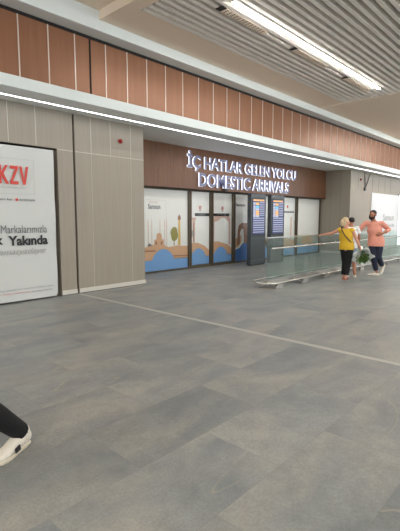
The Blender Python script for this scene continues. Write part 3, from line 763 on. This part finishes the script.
# --- bearded man in salmon walking towards the viewer's left
ml, mrz = (11.58, 4.27, 0), R(90)
J = dict(pelvis=(-.01, 0, .95), chest=(.035, .02, 1.23), neck=(.07, .03, 1.49), head=(.08, .07, 1.625),
         sh=[(-.135, -.03, 1.40), (.255, .06, 1.41)], el=[(-.285, -.14, 1.235), (.43, .15, 1.21)], wr=[(-.20, .10, 1.14), (.60, .24, 1.08)],
         hp=[(-.10, 0, .90), (.08, .01, .90)], kn=[(-.105, .04, .50), (.0, .12, .51)], an=[(-.135, -.22, .25), (-.05, -.02, .10)], to=[(-.135, -.13, .06), (.125, .11, .035)])
J['hand'] = {0: ((.75, .5, -.3), (-.2, -.8, .1), (0, .2, 1), .5), 1: ((.8, .4, -.6), (0, 0, -1), (0, 1, 0), .35)}
t, V, hp, hs = person('person', 'bearded man in a salmon shirt and navy trousers, hand on hip', ml, mrz, 1.80, J, M['skinB'], False, R(-6), R(-8), build=1.14)
shirt(t, V, M['salmon'], 'salmon_shirt', 1.15, .15, 1.5, .022)
trousers(t, V, M['navy'], 'trousers', 1.16, .93, .064, .084)
hair_cap(hp, hs, M['hair_dark'], t, extra=None)
b = MB()
b.tube([hp(-.070*hs, .030, .0), hp(-.060*hs, .055, -.055*hs), hp(0, .085*hs, -.088*hs), hp(.060*hs, .055, -.055*hs), hp(.070*hs, .030, .0)], [.014, .026, .034, .026, .014], 10)
b.tube([hp(-.035, .088*hs, -.038*hs), hp(0, .098*hs, -.032*hs), hp(.035, .088*hs, -.038*hs)], [.008, .010, .008], 8)
b.build('beard', M['beard'], t, remesh=.005, sm_it=1)
for i in (0, 1):
    he = None if i else V['an'][0] + Vector((-.01, -.07, .03))
    simple_shoe(t, V['an'][i] - Vector((0, 0, .03)) if i else V['an'][0], V['to'][i], M['shoewhite'], he)

# --- passer-by at the left edge: trailing leg in the frame
pl_, prz = (.70, 2.66, 0), R(205 - 90)
ank = world_to_local((1.185, 2.74, .115), pl_, prz); toe = world_to_local((1.0, 2.65, .03), pl_, prz); kne = world_to_local((.87, 2.62, .47), pl_, prz)
J = dict(pelvis=(0, .0, .95), chest=(0, .02, 1.22), neck=(0, .05, 1.46), head=(.0, .08, 1.58),
         sh=[(-.20, 0, 1.39), (.20, 0, 1.39)], el=[(-.25, .06, 1.12), (.25, -.10, 1.12)], wr=[(-.23, .26, .95), (.26, .02, .90)],
         hp=[(-.09, 0, .90), (.09, 0, .90)], kn=[tuple(kne), (.09, .30, .50)], an=[tuple(ank), (.09, .38, .09)], to=[tuple(toe), (.10, .56, .03)])
t, V, hp, hs = person('person', 'passer-by at the left edge, only a black trouser leg in frame', pl_, prz, 1.75, J, M['skinA'], False, 0, 0, build=1.05)
shirt(t, V, M['blackcloth'], 'jacket', 1.05, .12, 1.8, .02)
trousers(t, V, M['blackcloth'], 'trousers', 1.05, 1.0, .060, .078)
hair_cap(hp, hs, M['hair_dark'], t)
# detailed sneakers
def sneaker(t, an, to, wl=None):
    an, to = Vector(an), Vector(to); d = Vector((to.x - an.x, to.y - an.y, 0)).normalized(); s_ = Vector((d.y, -d.x, 0)); g = Vector((an.x, an.y, 0)) - d*.055
    P = lambda l, x, z: g + d*l + s_*x + Vector((0, 0, z))
    prof = [(0, .028), (.03, .036), (.08, .037), (.14, .042), (.19, .050), (.24, .047), (.275, .034), (.292, .015)]
    b = MB(); rings = []
    lo = [P(l, w_, 0) for l, w_ in prof] + [P(l, -w_*.9, 0) for l, w_ in prof[::-1]]
    for z, k in ((.0, .92), (.008, 1.04), (.024, 1.06), (.030, 1.0)):
        c0 = P(.145, 0, 0); rings.append([b.bm.verts.new(c0 + (q - c0)*k + Vector((0, 0, z + (.012 if q is lo[7] or q is lo[8] else 0)))) for q in lo])
    n_ = len(lo)
    for a_, c_ in zip(rings, rings[1:]):
        for k in range(n_): b.bm.faces.new((a_[k], a_[(k+1) % n_], c_[(k+1) % n_], c_[k]))
    b.bm.faces.new(rings[0][::-1]); b.bm.faces.new(rings[-1])
    sole = b.build('sneaker_sole', M['sole'], t, smooth=False)
    b = MB()
    b.tube([P(.005, 0, .062), P(.05, 0, .068), P(.11, 0, .068), P(.17, 0, .056), P(.23, 0, .044), P(.265, 0, .038)], [(.034, .05), (.040, .054), (.044, .052), (.048, .040), (.046, .030), (.034, .022)], 18, up=s_)
    b.tube([P(.035, 0, .125), P(.045, 0, .07)], [.040, .044], 14, False)
    b.tube([P(.004, 0, .128), P(-.004, 0, .06)], [(.026, .014), (.032, .016)], 12, up=s_)
    up_ = b.build('sneaker', M['shoewhite'], t, remesh=.004, sm_it=3)
    for k in range(5):
        l = .095 + k*.022; z = .124 - k*.012
        MB().tube([P(l, -.026, z - .012), P(l + .006, 0, z + .004), P(l, .026, z - .012)], [.0035]*3, 6).build('lace', M['lace'], up_, smooth=True)
    for sg in (-1, 1):
        b = MB(); q = [P(.125, sg*.053, .038), P(.175, sg*.055, .034), P(.178, sg*.051, .066), P(.130, sg*.050, .074)]
        o_ = s_*sg*.003
        a_ = [b.bm.verts.new(x) for x in q]; c_ = [b.bm.verts.new(x + o_) for x in q]
        b.bm.faces.new(a_); b.bm.faces.new(c_[::-1])
        for k in range(4): b.bm.faces.new((a_[k], a_[(k+1) % 4], c_[(k+1) % 4], c_[k]))
        b.build('side_logo', M['ink'], up_)
        MB().tube([P(.03, sg*.0415, .056), P(.06, sg*.045, .070), P(.08, sg*.046, .060)], [.003]*3, 6).build('seam', M['lace'], up_)
sneaker(t, V['an'][0], V['to'][0]); sneaker(t, V['an'][1], V['to'][1])
